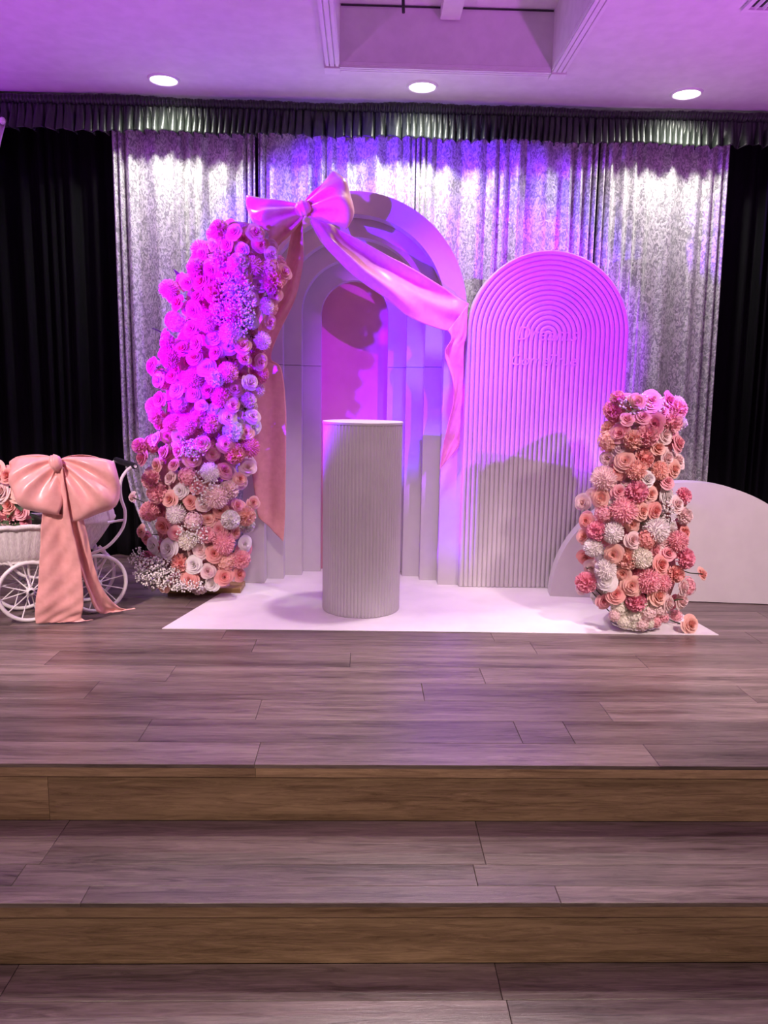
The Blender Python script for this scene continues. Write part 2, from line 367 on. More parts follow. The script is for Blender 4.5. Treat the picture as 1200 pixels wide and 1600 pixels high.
# white side drape hung on a rod end at the far side
wd = base('white_drape', (-2.3, 4.55, 2.55), 'pale drape edge with rod end beside the black side curtain', 'drape')
nx, nz = 60, 12; vs = []
for i in range(nx):
    for j in range(nz):
        u = j/(nz-1); z = 2.525-1.0*u; xr = -2.005-.26*u**.9
        x = -2.6+(xr+2.6)*i/(nx-1); vs.append((x, 4.57+.014*math.sin(i*.9)*(1-.3*u), z))
solid(mk('drape', vs, grid_faces(nx, nz), WHITEP, wd, True), .002)
tube('rod', [(-2.7, 4.57, 2.535), (-2.03, 4.57, 2.535)], .013, WHITEM, wd, 10)
vs, fc = tubev([Vector((-2.032+.03*t, 4.57, 2.535)) for t in (0, .3, .7, 1)], [.013, .02, .018, .006], 12); mk('finial', vs, fc, WHITEM, wd, True)
# valance
va = base('valance', (0, 4.765, 2.6), 'black gathered satin valance with ruffled hem along the ceiling', 'valance')
rnd = random.Random(12)
nx = 1500; X0, X1 = -3.0, 3.2; ph = [0]; ph2 = [0]; f1 = 2*PI/.055
fr = 1.; 
for i in range(nx):
    fr += rnd.uniform(-.16, .16); fr = min(1.7, max(.45, fr)); ph.append(ph[-1]+f1*fr*(X1-X0)/nx); ph2.append(ph2[-1]+2*PI/.022*(1+.5*(fr-1))*(X1-X0)/nx)
VY = 4.765; ZSH = at(650, 178, VY).z; ZHM = at(650, 219, VY).z
vs = []; nz = 10
for i in range(nx):
    x = X0+(X1-X0)*i/(nx-1); tw = .012*math.sin(x*3.1)+.008*math.sin(x*7.7)
    for j in range(nz):
        u = j/(nz-1); z = (2.752+tw*.5-.012)*(1-u)+ZSH*u+.002*math.sin(ph[i]*.5)
        y = VY-.022*math.sin(PI*u)**.7+.010*(.3+.7*u)*math.sin(ph2[i]+.5*math.sin(ph[i]*.3)+u*1.2)-.01*(1-u)
        vs.append((x, y, z))
solid(mk('header', vs, grid_faces(nx, nz), BLACKS, va, True), .002)
vs = []; nz = 14
for i in range(nx):
    x = X0+(X1-X0)*i/(nx-1); hem = ZHM+.010*math.sin(ph[i]*.5+1)+.006*math.sin(x*9)
    for j in range(nz):
        u = j/(nz-1); z = (ZSH+.008)*(1-u)+hem*u
        a = .006+.026*u**1.1
        y = VY-.006-.012*u+a*(math.sin(ph[i]+.4*u)+.35*math.sin(ph[i]*2.03+u))*.8+.004*(1-u)*math.sin(ph2[i])
        vs.append((x+.012*u*math.cos(ph[i]), y, z))
solid(mk('ruffle', vs, grid_faces(nx, nz), BLACKS, va, True), .0015)

# ------------------------------------------------------------------ white floor mat
mt = [Vector((-.925, 3.434, 0)), Vector((1.66, 3.408, 0)), Vector((1.60, 3.98, 0)), Vector((1.55, 4.62, 0)), Vector((-.62, 4.66, 0))]
vs = [p+Vector((0, 0, .0008)) for p in mt]+[p+Vector((0, 0, .004)) for p in mt]; n = len(mt)
o = mk('floor_mat', vs, [tuple(reversed(range(n))), tuple(range(n, 2*n))]+[(i, (i+1) % n, n+(i+1) % n, n+i) for i in range(n)], MATM)
tag(o, 'white vinyl mat lying on the stage under the arch and pedestal', 'mat')

# ------------------------------------------------------------------ stepped arch
ZF = .0045
AC, AZ = -.068, 1.53
def arch_pts(r, zc, cx, n, a0=0, a1=PI): return [(cx+r*math.cos(a0+(a1-a0)*i/n), zc+r*math.sin(a0+(a1-a0)*i/n)) for i in range(n+1)]
def extrude_poly(poly, y0, y1):
    n = len(poly); vs = [(x, y0, z) for x, z in poly]+[(x, y1, z) for x, z in poly]
    fc = [tuple(range(n)), tuple(reversed(range(n, 2*n)))]+[(i, n+i, n+(i+1) % n, (i+1) % n) for i in range(n)]
    return vs, fc
def arch_strip(ro, ri, zc, cx, y0, y1, zb, n=48):
    o_ = [(cx+ro, zb)]+arch_pts(ro, zc, cx, n)+[(cx-ro, zb)]; i_ = [(cx+ri, zb)]+arch_pts(ri, zc, cx, n)+[(cx-ri, zb)]
    m_ = len(o_); vs = []
    for k in range(m_): vs += [(o_[k][0], y0, o_[k][1]), (i_[k][0], y0, i_[k][1]), (i_[k][0], y1, i_[k][1]), (o_[k][0], y1, o_[k][1])]
    fc = grid_faces(m_, 4, False, True)+[(0, 1, 2, 3), tuple(reversed(range((m_-1)*4, m_*4)))]
    return vs, fc
arch = base('stepped_arch', (AC, 4.45, ZF), 'tall white stepped arch backdrop with pink niche and satin bow', 'arch')
fronts = [4.283, 4.388, 4.480, 4.580]; ro = [.612, .56, .46, .36]; ri = [.495, .398, .300, .195]; SEAM = 1.237
for k in range(4):
    yf = fronts[k]; yb = yf+.10 if k < 3 else yf+.075
    zsp = ZF if k == 0 else SEAM
    v, f = arch_strip(ro[k], ri[k], AZ, AC, yf, yb, zsp)
    ring = mk('arch_ring', v, f, WHITEP, arch)
    if k > 0:
        for s in (-1, 1):
            a, b = sorted((AC+s*ro[k], AC+s*ri[k])); box('side_panel', a, b, yf+.001, yb, ZF, SEAM-.0025, WHITEP, ring)
pl = [(AC+.33, ZF)]+arch_pts(.33, AZ, AC, 40)+[(AC-.33, ZF)]
mk('niche_panel', *extrude_poly(pl, 4.656, 4.676), PINKP, arch)

# ------------------------------------------------------------------ ribbed arch panel
RX, RZ, RR, RY = .985, 1.415, .442, 4.235
rib = base('ribbed_panel', (RX, RY+.03, ZF), 'white ribbed arch panel with concentric grooves beside the stepped arch', 'panel')
pl = [(RX+RR, ZF)]+arch_pts(RR, RZ, RX, 64)+[(RX-RR, ZF)]
mk('back_board', *extrude_poly(pl, RY+.014, RY+.06), WHITEP, rib)
NR = 17; pit = RR/NR; vs = []; fc = []
for k in range(NR):
    rc = (k+.5)*pit; hw = pit*.5*.93
    prof = [(hw*math.cos(PI*j/6), .0115*math.sin(PI*j/6)**.8) for j in range(7)]
    path = [(0, -1)]+[(PI*i/40, 0) for i in range(41)]+[(PI, -1)]
    b0 = len(vs)
    for (an, fl) in path:
        for pr, ph_ in prof:
            r = rc+pr
            if fl == -1: vs.append((RX+(r if an == 0 else -r), RY+.0135-ph_, ZF+.002))
            else: vs.append((RX+r*math.cos(an), RY+.0135-ph_, RZ+r*math.sin(an)))
    fc += [tuple(i+b0 for i in t) for t in grid_faces(len(path), 7)]
ribm = mk('ribbed_face', vs, fc, WHITEP, rib, True); ribm['kind'] = 'stuff'
def lettering(txt, size, px, py, parent, shear=.25):
    c = bpy.data.curves.new('lettering', 'FONT'); c.body = txt; c.size = size; c.extrude = .002; c.shear = shear; c.align_x = 'CENTER'; c.resolution_u = 3
    t = bpy.data.objects.new('t', c); COL.objects.link(t)
    me = bpy.data.meshes.new_from_object(t.evaluated_get(bpy.context.evaluated_depsgraph_get())); COL.objects.unlink(t); bpy.data.objects.remove(t)
    me.materials.clear(); me.materials.append(WHITEP)
    o = link('lettering', me, parent); P = at(px, py, RY+.004); o.location = P-off_of(parent); o.rotation_euler = (PI/2, 0, 0); return o
lettering('Dreams', .105, 853, 532, rib); lettering('Come', .085, 826, 571, rib); lettering('True', .085, 876, 571, rib)

# ------------------------------------------------------------------ half-round low panel
SX, SY, SA, SB = 1.735, 3.985, .715, .645
semi = base('half_round_panel', (SX, SY+.05, 0), 'low white half-round panel behind the small flower arrangement', 'panel')
pl = [(SX+SA*math.cos(PI*i/64), .0045+SB*math.sin(PI*i/64)) for i in range(65)]
# panel stands turned a little, its outer end nearer the viewer
def turn(vs, cx, cy, a):
    return [(cx+(x-cx)*math.cos(a)-(y-cy)*math.sin(a), cy+(x-cx)*math.sin(a)+(y-cy)*math.cos(a), z) for x, y, z in vs]
v, f = extrude_poly(pl, SY, SY+.012); mk('front_sheet', turn(v, SX, SY, R_(-6)), f, WHITEP, semi)
v, f = extrude_poly(pl, SY+.098, SY+.11); mk('rear_sheet', turn(v, SX, SY, R_(-6)), f, WHITEP, semi)
o_ = pl; vs = []
for x, z in pl: vs += [(x, SY+.0125, z), (x, SY+.0975, z), (SX+(x-SX)*.985, SY+.0975, .0045+(z-.0045)*.985), (SX+(x-SX)*.985, SY+.0125, .0045+(z-.0045)*.985)]
mk('edge_band', turn(vs, SX, SY, R_(-6)), grid_faces(65, 4, False, True), WHITEP, semi, False)

# ------------------------------------------------------------------ fluted pedestal
P0 = onz(564, 967, ZF); PX, PY, PR, PH = P0.x-.002, P0.y+.2, .196, .952
ped = base('pedestal', (PX, PY, ZF), 'round fluted white pedestal standing on the mat before the arch', 'pedestal')
NF = 68; n = NF*8; vs = []
for z in (ZF, ZF+.004, PH-.016, PH-.014):
    for i in range(n):
        a = 2*PI*i/n; r = PR-.006+.006*abs(math.sin(NF*a/2))**.7
        if z in (ZF,): r -= .002
        vs.append((PX+r*math.cos(a), PY+r*math.sin(a), z))
fc = []
for j in range(3):
    for i in range(n): fc.append((j*n+i, j*n+(i+1) % n, (j+1)*n+(i+1) % n, (j+1)*n+i))
mk('fluted_body', vs, fc+[tuple(reversed(range(n)))], WHITEP, ped, True)
vs = []; n = 64
prof = [(0, PH-.0135), (PR+.001, PH-.0135), (PR+.003, PH-.011), (PR+.003, PH-.002), (PR+.001, PH), (0, PH)]
for i in range(n):
    for r, z in prof: vs.append((PX+max(r, .0005)*math.cos(2*PI*i/n), PY+max(r, .0005)*math.sin(2*PI*i/n), z))
mk('top_plate', vs, grid_faces(n, len(prof), True), WHITEP, ped)

# ------------------------------------------------------------------ flower meshes (unit radius, facing +Z)
def finish(name, vs, fc, core, smooth=True):
    me = bpy.data.meshes.new(name); me.from_pydata(vs, [], fc); me.update()
    a = me.attributes.new('core', 'FLOAT', 'POINT'); a.data.foreach_set('value', core)
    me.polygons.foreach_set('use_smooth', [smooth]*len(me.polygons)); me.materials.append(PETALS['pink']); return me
def rose_mesh(seed, n=30, open_=1.):
    rn = random.Random(seed); vs = []; fc = []; core = []
    for i in range(n):
        t = i/(n-1); th = i*2.39996+rn.uniform(-.25, .25)
        R0 = .05+.62*t; span = 1.6-.62*t; top = .66-.62*t**1.5; curl = (.05+.36*t**1.3)*open_
        NU, NV = 8, 6; b0 = len(vs); rw = rn.uniform(0, 6); tone = rn.uniform(-.12, .18)
        for u in range(NU):
            uu = u/(NU-1)*2-1
            for v in range(NV):
                vv = v/(NV-1); e = max(0, vv-.6)/.4
                an = th+uu*span*(.30+.70*min(1, vv*1.4)**.8)
                r = R0*(.35+.65*vv**.6)+curl*e**1.5*(1-.3*uu*uu)+.03*math.sin(uu*4+rw)*vv*t
                z = -.5+(top+.5)*vv**.9*(1-.14*uu*uu)-.16*e**2*(.25+t)
                vs.append((r*math.cos(an), r*math.sin(an), z)); core.append(min(1, max(0, 1.25*(1-vv)**.7+.25*(1-t)*(1-.9*e)+tone)))  # deeper petal pigment, darkened further at the base to draw depth between petals
        fc += [tuple(q_+b0 for q_ in f_) for f_ in grid_faces(NU, NV)]
    return finish('rose', vs, fc, core)
def pompom_mesh(seed, n=230, L=.30, wd=.085):
    rn = random.Random(seed); vs = []; fc = []; core = []
    for i in range(n):
        z = 1-1.55*(i+.5)/n; th = i*2.39996; rr = math.sqrt(max(0, 1-z*z)); d = Vector((rr*math.cos(th), rr*math.sin(th), z))
        s = d.orthogonal().normalized(); s.rotate(Quaternion(d, rn.uniform(0, 6))); tt = d.cross(s)
        b0 = len(vs); R0 = .72; l = L*rn.uniform(.8, 1.15)
        for pnt in (d*R0-s*wd, d*R0+s*wd, d*(R0+l*.65)+s*wd*1.1+tt*wd*.7, d*(R0+l)+tt*wd*.2, d*(R0+l*.65)-s*wd*1.1+tt*wd*.7): vs.append(tuple(pnt)); 
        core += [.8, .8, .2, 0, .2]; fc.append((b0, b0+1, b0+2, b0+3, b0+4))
    k = len(vs)                                   # solid heart under the petals
    for j in range(7):
        for i in range(12):
            a = PI*j/6; vs.append((.78*math.sin(a)*math.cos(2*PI*i/12), .78*math.sin(a)*math.sin(2*PI*i/12), .78*math.cos(a))); core.append(.6)
    fc += [tuple(q_+k for q_ in f_) for f_ in grid_faces(7, 12, False, True)]
    return finish('pompom', vs, fc, core, False)
def ruffle_mesh(seed, n=44):
    rn = random.Random(seed); vs = []; fc = []; core = []
    for i in range(n):
        zc = 1-1.35*(i+.5)/n; th = i*2.39996; rr = math.sqrt(max(0, 1-zc*zc)); d = Vector((rr*math.cos(th), rr*math.sin(th), zc))
        s = d.orthogonal().normalized(); s.rotate(Quaternion(d, rn.uniform(0, 6))); tt = d.cross(s); b0 = len(vs); rw = rn.uniform(0, 6)
        for u in range(7):
            uu = u/6*2-1
            for v in range(3):
                vv = v/2; pnt = d*(.45+.52*vv)+s*(uu*.34*(.35+.65*vv))+tt*(.10*math.sin(uu*7+rw)*vv+.12*uu*uu)
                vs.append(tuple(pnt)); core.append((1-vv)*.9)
        fc += [tuple(q_+b0 for q_ in f_) for f_ in grid_faces(7, 3)]
    k = len(vs)
    for j in range(6):
        for i in range(10): a = PI*j/5; vs.append((.62*math.sin(a)*math.cos(2*PI*i/10), .62*math.sin(a)*math.sin(2*PI*i/10), .62*math.cos(a))); core.append(.9)
    fc += [tuple(q_+k for q_ in f_) for f_ in grid_faces(6, 10, False, True)]
    return finish('ruffle', vs, fc, core)
def hydrangea_mesh(seed, n=46):
    rn = random.Random(seed); vs = []; fc = []; core = []
    for i in range(n):
        zc = 1-1.5*(i+.5)/n; th = i*2.39996; rr = math.sqrt(max(0, 1-zc*zc)); d = Vector((rr*math.cos(th), rr*math.sin(th), zc)); d *= rn.uniform(.9, 1.06)
        s = d.orthogonal().normalized(); s.rotate(Quaternion(d.normalized(), rn.uniform(0, 6))); tt = d.normalized().cross(s); c0 = d*.86
        for q4 in range(4):
            a = q4*PI/2; e1 = s*math.cos(a)+tt*math.sin(a); e2 = -s*math.sin(a)+tt*math.cos(a); b0 = len(vs); r = .20
            for pnt in (c0, c0+e1*r*.6-e2*r*.55+d*.05, c0+e1*r*1.15+d*.03, c0+e1*r*.6+e2*r*.55+d*.05): vs.append(tuple(pnt))
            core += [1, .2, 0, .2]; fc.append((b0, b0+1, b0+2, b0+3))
    k = len(vs)
    for j in range(6):
        for i in range(10): a = PI*j/5; vs.append((.78*math.sin(a)*math.cos(2*PI*i/10), .78*math.sin(a)*math.sin(2*PI*i/10), .78*math.cos(a))); core.append(.7)
    fc += [tuple(q_+k for q_ in f_) for f_ in grid_faces(6, 10, False, True)]
    return finish('hydrangea', vs, fc, core, False)
FL = {'rose': [rose_mesh(s, 17+s % 3*2, [.8, 1.0, 1.2][s % 3]) for s in range(4)], 'chrysanthemum': [pompom_mesh(1), pompom_mesh(2, 200, .4, .07)], 'peony': [ruffle_mesh(1), ruffle_mesh(2, 52)], 'hydrangea': [hydrangea_mesh(3)]}
def leaf_mesh():
    vs = []; N = 6
    for i in range(N):
        t = i/(N-1); wv = .32*math.sin(PI*t**.8)+.01
        vs += [(-wv, t, .10*t-.25*t*t+.06), (0, t, .10*t-.25*t*t), (wv, t, .10*t-.25*t*t+.06)]
    me = bpy.data.meshes.new('leaf'); me.from_pydata(vs, [], grid_faces(N, 3)); me.materials.append(GREEN); me.polygons.foreach_set('use_smooth', [True]*len(me.polygons)); return me
LEAF = leaf_mesh()
def flower(kind, P, d, size, colour, parent, rnd):
    me = rnd.choice(FL[kind]); o = link(kind, me, parent)
    o.location = P-off_of(parent); qn = Vector(d).to_track_quat('Z', 'Y') @ Quaternion((0, 0, 1), rnd.uniform(0, 6.28)); o.rotation_mode = 'QUATERNION'; o.rotation_quaternion = qn
    o.scale = (size*rnd.uniform(.93, 1.07), size*rnd.uniform(.93, 1.07), size*rnd.uniform(.85, 1.05))
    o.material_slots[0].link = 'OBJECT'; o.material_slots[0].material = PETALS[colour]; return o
def leaf(P, d, size, parent, rnd):
    o = link('leaf', LEAF, parent); o.location = P-off_of(parent); o.rotation_mode = 'QUATERNION'
    o.rotation_quaternion = Vector(d).to_track_quat('Y', 'Z'); o.scale = (size, size, size); return o
ICO = bmesh.new(); bmesh.ops.create_icosphere(ICO, subdivisions=1, radius=1); IV = [v.co.copy() for v in ICO.verts]; IF = [tuple(v.index for v in f.verts) for f in ICO.faces]; ICO.free()
def breath(parent, centre, spread, n, rnd, root):
    vs, fc, tv, tf = [], [], [], []
    for i in range(n):
        q3 = Vector((rnd.gauss(0, 1), rnd.gauss(0, 1), rnd.gauss(0, 1))).normalized()*rnd.random()**.45*1.75
        p = centre+Vector((q3.x*spread[0], q3.y*spread[1], q3.z*spread[2]))
        if p.z < .02: p.z = .02+rnd.uniform(0, .02)
        r = rnd.uniform(.0036, .0066); b0 = len(vs); vs += [p+v*r for v in IV]; fc += [tuple(i_+b0 for i_ in f) for f in IF]
        if i % 4 == 0:
            q_ = p.lerp(root, .35); v, f = tubev([p, q_], .0011, 3); k = len(tv); tv += v; tf += [tuple(i_+k for i_ in t) for t in f]
    o = mk('baby_breath', vs, fc, BREATH, parent, True); o['kind'] = 'stuff'
    s = mk('sprig', tv, tf, STEMM, parent); s['kind'] = 'stuff'
def lerp_prof(prof, y):
    for (ya, a0, a1), (yb, b0, b1) in zip(prof, prof[1:]):
        if ya <= y <= yb: t = (y-ya)/(yb-ya); return a0+(b0-a0)*t, a1+(b1-a1)*t
    return None
def fill(prof, mind, rnd, tries=6000, pre=()):
    pts = list(pre); out = []
    for _ in range(tries):
        y = rnd.uniform(prof[0][0], prof[-1][0]); l, r = lerp_prof(prof, y); x = rnd.uniform(l, r)
        if all((x-a)**2+(y-b)**2 > mind*mind for a, b in pts): pts.append((x, y)); out.append((x, y, (2*x-l-r)/(r-l)))
    return out
def bush(parent, prof, Yc, depth, rnd, palette, mind=(24, 30), size=(.042, .055), fixed=()):
    pre = [(f_[0], f_[1]) for f_ in fixed]
    for f_ in fixed:
        x, y, kind, colour, sz = f_; l, r = lerp_prof(prof, min(max(y, prof[0][0]), prof[-1][0])); t = max(-1.2, min(1.2, (2*x-l-r)/(r-l)))
        flower(kind, at(x, y, Yc-depth*math.sqrt(max(0, 1-.8*t*t))-.015), (t*.8+rnd.gauss(0, .15), -1, .25+rnd.gauss(0, .15)), sz, colour, parent, rnd)
    for layer, md in enumerate(mind):
        for x, y, t in fill(prof, md, rnd, pre=pre if layer == 0 else ()):
            Y = Yc-depth*math.sqrt(max(0, 1-.8*t*t))+(.0 if layer == 0 else .075)+rnd.uniform(-.02, .02)
            u = rnd.random(); kind = 'rose' if u < .60 else 'peony' if u < .78 else 'chrysanthemum' if u < .91 else 'hydrangea'
            colour = rnd.choice(palette)
            s = rnd.uniform(*size)*(1.12 if kind != 'rose' else 1.)
            d = Vector((t*.9+rnd.gauss(0, .28), -1, .2+rnd.gauss(0, .28)))
            flower(kind, at(x, y, Y), d, s, colour, parent, rnd)
            if rnd.random() < .22: leaf(at(x, y, Y+.03), Vector((rnd.uniform(-1, 1), -.3, rnd.uniform(-1, .8))), rnd.uniform(.05, .075), parent, rnd)
def core_mesh(parent, prof, Yc, depth, back=.3, name='filler_core'):  # filler added behind the blooms to close the gaps
    vs = []; ys = [prof[0][0]+(prof[-1][0]-prof[0][0])*i/30 for i in range(31)]
    for y in ys:
        l, r = lerp_prof(prof, y); c = (l+r)/2; h = (r-l)/2*.74
        for k in range(14):
            a = 2*PI*k/14; P = at(c+h*math.cos(a), y, Yc); vs.append(Vector((P.x, Yc-depth*.62*math.sin(a)*(1 if math.sin(a) > 0 else back), max(P.z, .012))))
    fc = grid_faces(31, 14, False, True)+[tuple(range(14)), tuple(reversed(range(30*14, 31*14)))]
    return mk(name, vs, fc, CORE, parent, True)

# ---- tall flower column
YL = 4.06
lc = base('floral_stand', (onz(330, 915, 0).x, YL, 0), 'tall curved column of pink and white roses with white sprays beside the arch', 'flower arrangement')
profL = [(352, 335, 405), (385, 322, 432), (415, 296, 446), (450, 268, 436), (490, 272, 428), (540, 250, 415), (580, 235, 410), (640, 240, 400), (690, 226, 394), (740, 226, 388), (800, 232, 386), (860, 226, 384), (915, 232, 378)]
core_mesh(lc, profL, YL, .15)
rnd = random.Random(21)
fixL = [(343, 360, 'peony', 'pink', .05), (365, 362, 'rose', 'pink', .046), (400, 363, 'rose', 'pink', .05), (264, 452, 'chrysanthemum', 'pink', .046), (262, 535, 'peony', 'pink', .04), (236, 570, 'rose', 'hot', .045),
 (393, 465, 'rose', 'blush', .05), (425, 440, 'peony', 'hot', .058), (445, 425, 'rose', 'pink', .045), (416, 478, 'chrysanthemum', 'blush', .042), (410, 532, 'chrysanthemum', 'blush', .044), (392, 597, 'rose', 'blush', .05), (357, 652, 'rose', 'blush', .05), (395, 650, 'rose', 'blush', .046),
 (385, 675, 'rose', 'peach', .048), (315, 692, 'rose', 'pink', .046), (328, 738, 'chrysanthemum', 'white', .048), (338, 776, 'chrysanthemum', 'blush', .06), (376, 748, 'rose', 'peach', .045), (309, 762, 'rose', 'pink', .046), (265, 780, 'rose', 'peach', .052), (275, 803, 'chrysanthemum', 'white', .05), (360, 812, 'peony', 'white', .05), (396, 785, 'rose', 'peach', .045), (383, 850, 'rose', 'white', .046),
 (263, 857, 'rose', 'white', .056), (293, 845, 'chrysanthemum', 'cream', .046), (303, 882, 'rose', 'white', .05), (335, 865, 'rose', 'coral', .05), (350, 848, 'chrysanthemum', 'pink', .056), (325, 893, 'rose', 'blush', .046), (351, 902, 'rose', 'coral', .054), (296, 907, 'rose', 'coral', .048), (254, 912, 'rose', 'peach', .046), (254, 823, 'rose', 'coral', .052), (220, 830, 'rose', 'peach', .036), (207, 777, 'rose', 'blush', .036), (376, 874, 'peony', 'pink', .05), (237, 750, 'peony', 'pink', .055), (222, 715, 'rose', 'hot', .05), (219, 697, 'peony', 'hot', .045)]
bush(lc, profL, YL, .17, rnd, ['pink', 'pink', 'pink', 'blush', 'blush', 'peach', 'pink', 'coral', 'hot', 'white', 'white'], (20.5, 24), (.040, .052), fixL)
breath(lc, at(365, 475, YL-.20), (.065, .025, .10), 800, rnd, at(365, 480, YL)); breath(lc, at(345, 405, YL-.17), (.035, .02, .03), 90, rnd, at(345, 420, YL))
breath(lc, at(300, 700, YL-.19), (.045, .02, .04), 130, rnd, at(310, 705, YL)); breath(lc, at(320, 760, YL-.2), (.04, .02, .06), 120, rnd, at(320, 760, YL))
breath(lc, at(245, 895, YL-.19), (.07, .03, .05), 560, rnd, at(270, 880, YL)); breath(lc, at(300, 835, YL-.21), (.05, .02, .04), 150, rnd, at(300, 835, YL))
breath(lc, at(285, 915, YL-.2), (.07, .025, .02), 220, rnd, at(290, 890, YL)); breath(lc, at(215, 870, YL-.1), (.03, .03, .03), 70, rnd, at(260, 880, YL))
for (x, y), (x2, y2) in (((264, 452), (300, 470)), ((262, 535), (300, 540)), ((207, 777), (250, 790)), ((236, 570), (270, 580)), ((445, 425), (410, 440)), ((220, 830), (250, 835))):
    tube('stem', [at(x, y, YL-.045), at((x+x2)/2, (y+y2)/2+3, YL-.02), at(x2, y2, YL)], .0025, STEMM, lc, 5)
bb = onz(352, 925, 0)
box('base_board', -1.06, -.665, YL-.0, YL+.17, 0.0, .030, GOLDB, lc, .003)

# ---- low flower arrangement in a vase
YR = 3.55
rc = base('flower_vase_arrangement', (onz(998, 985, 0).x, YR, ZF), 'low pink and white rose arrangement overflowing a vase on the mat', 'flower arrangement')
profR = [(622, 962, 1052), (650, 956, 1066), (700, 950, 1066), (740, 938, 1060), (780, 916, 1066), (830, 912, 1070), (880, 908, 1078), (915, 908, 1076), (945, 940, 1056)]
core_mesh(rc, profR, YR, .13, 3.2)  # unseen back stretched rearward to widen the shadow on the ribbed panel
rnd = random.Random(33)
fixR = [(965, 622, 'peony', 'pink', .035), (1045, 625, 'rose', 'hot', .042), (1058, 640, 'peony', 'pink', .045), (1050, 660, 'peony', 'pink', .05), (1060, 692, 'rose', 'pink', .048), (1053, 733, 'rose', 'peach', .046), (968, 677, 'rose', 'pink', .055), (977, 720, 'rose', 'peach', .05), (949, 716, 'rose', 'blush', .044), (1012, 748, 'rose', 'white', .046), (944, 748, 'chrysanthemum', 'blush', .055),
 (938, 778, 'rose', 'peach', .054), (910, 785, 'rose', 'blush', .045), (975, 797, 'chrysanthemum', 'pink', .056), (1004, 798, 'rose', 'peach', .045), (1024, 798, 'rose', 'coral', .042), (995, 768, 'peony', 'hot', .05), (958, 832, 'chrysanthemum', 'white', .052), (1025, 828, 'chrysanthemum', 'white', .054), (989, 844, 'rose', 'blush', .048), (927, 855, 'chrysanthemum', 'white', .045), (933, 830, 'peony', 'hot', .05),
 (1002, 872, 'chrysanthemum', 'cream', .052), (1033, 882, 'rose', 'coral', .054), (946, 890, 'chrysanthemum', 'white', .05), (947, 907, 'rose', 'white', .048), (987, 915, 'rose', 'peach', .052), (1013, 908, 'chrysanthemum', 'pink', .058), (1028, 931, 'rose', 'peach', .055), (963, 928, 'rose', 'coral', .046), (1065, 938, 'rose', 'blush', .054), (1068, 916, 'rose', 'blush', .046), (1098, 897, 'rose', 'peach', .040), (1070, 872, 'peony', 'hot', .05), (916, 910, 'peony', 'hot', .05), (908, 920, 'rose', 'blush', .036), (1070, 832, 'rose', 'coral', .045), (1068, 775, 'peony', 'hot', .04), (1058, 788, 'rose', 'blush', .046), (1068, 806, 'peony', 'blush', .042), (1058, 845, 'chrysanthemum', 'pink', .05)]
bush(rc, profR, YR, .16, rnd, ['pink', 'pink', 'blush', 'blush', 'peach', 'coral', 'hot', 'white'], (20.5, 24), (.038, .050), fixR)
breath(rc, at(1005, 632, YR-.13), (.07, .03, .028), 380, rnd, at(1005, 660, YR)); breath(rc, at(1045, 800, YR-.15), (.02, .02, .03), 50, rnd, at(1040, 800, YR))
for (x, y), (x2, y2) in (((1098, 897), (1060, 890)), ((930, 920), (965, 955)), ((925, 925), (962, 965)), ((975, 930), (985, 960)), ((1010, 935), (1005, 965))):
    tube('stem', [at(x, y, YR-.12), at((x+x2)/2, (y+y2)/2+2, YR-.08), at(x2, y2, YR-.02)], .0028, STEMM, rc, 5)
VX = rc.location.x
prof = [(.0, ZF+.0005), (.105, ZF+.0005), (.110, ZF+.006), (.112, .10), (.128, .19), (.124, .19), (.107, .10), (.104, ZF+.012), (.0, ZF+.012)]
vs = []; n = 40
for i in range(n):
    for r, z in prof: vs.append((VX+max(r, .0006)*math.cos(2*PI*i/n), YR+max(r, .0006)*math.sin(2*PI*i/n), z))
mk('vase', vs, grid_faces(n, len(prof), True), GLASS, rc, True)
rv = random.Random(5)
for k, (x, y, c, s) in enumerate([(968, 950, 'cream', .042), (990, 962, 'cream', .046), (1012, 958, 'blush', .046), (1030, 952, 'blush', .042), (975, 972, 'cream', .036), (1003, 975, 'blush', .036), (1024, 970, 'pink', .034), (962, 938, 'cream', .04), (1000, 944, 'cream', .045), (985, 945, 'blush', .036), (1018, 942, 'cream', .04), (960, 962, 'blush', .03), (1036, 964, 'pink', .03), (990, 976, 'cream', .028), (1014, 974, 'cream', .028), (976, 960, 'cream', .034)]):
    flower('hydrangea', at(x, y, YR-.115-.012*(k % 3)), (rv.uniform(-.5, .5), -1, .2), s, c, rc, rv)
# fallen rose and petals on the floor
fr = base('fallen_rose', (onz(1079, 990, ZF).x, 3.44, ZF), 'single peach rose lying on the corner of the white mat', 'rose')
flower('rose', at(1079, 976, 3.43)+Vector((0, 0, .003)), (.35, -1, .25), .050, 'peach', fr, rv)
tube('stem', [at(1070, 976, 3.47), at(1055, 972, 3.52), at(1045, 968, 3.56)], .003, STEMM, fr, 5)
leaf(at(1068, 978, 3.46), (-.6, -.2, .3), .04, fr, rv)
fp = base('fallen_blossom', (onz(1058, 968, ZF).x, 3.58, ZF), 'pink blossom lying between vase and fallen rose', 'blossom')
flower('hydrangea', at(1056, 962, 3.58), (.1, -1, .6), .034, 'pink', fp, rv); flower('hydrangea', at(1046, 957, 3.60), (-.2, -1, .5), .026, 'white', fp, rv)

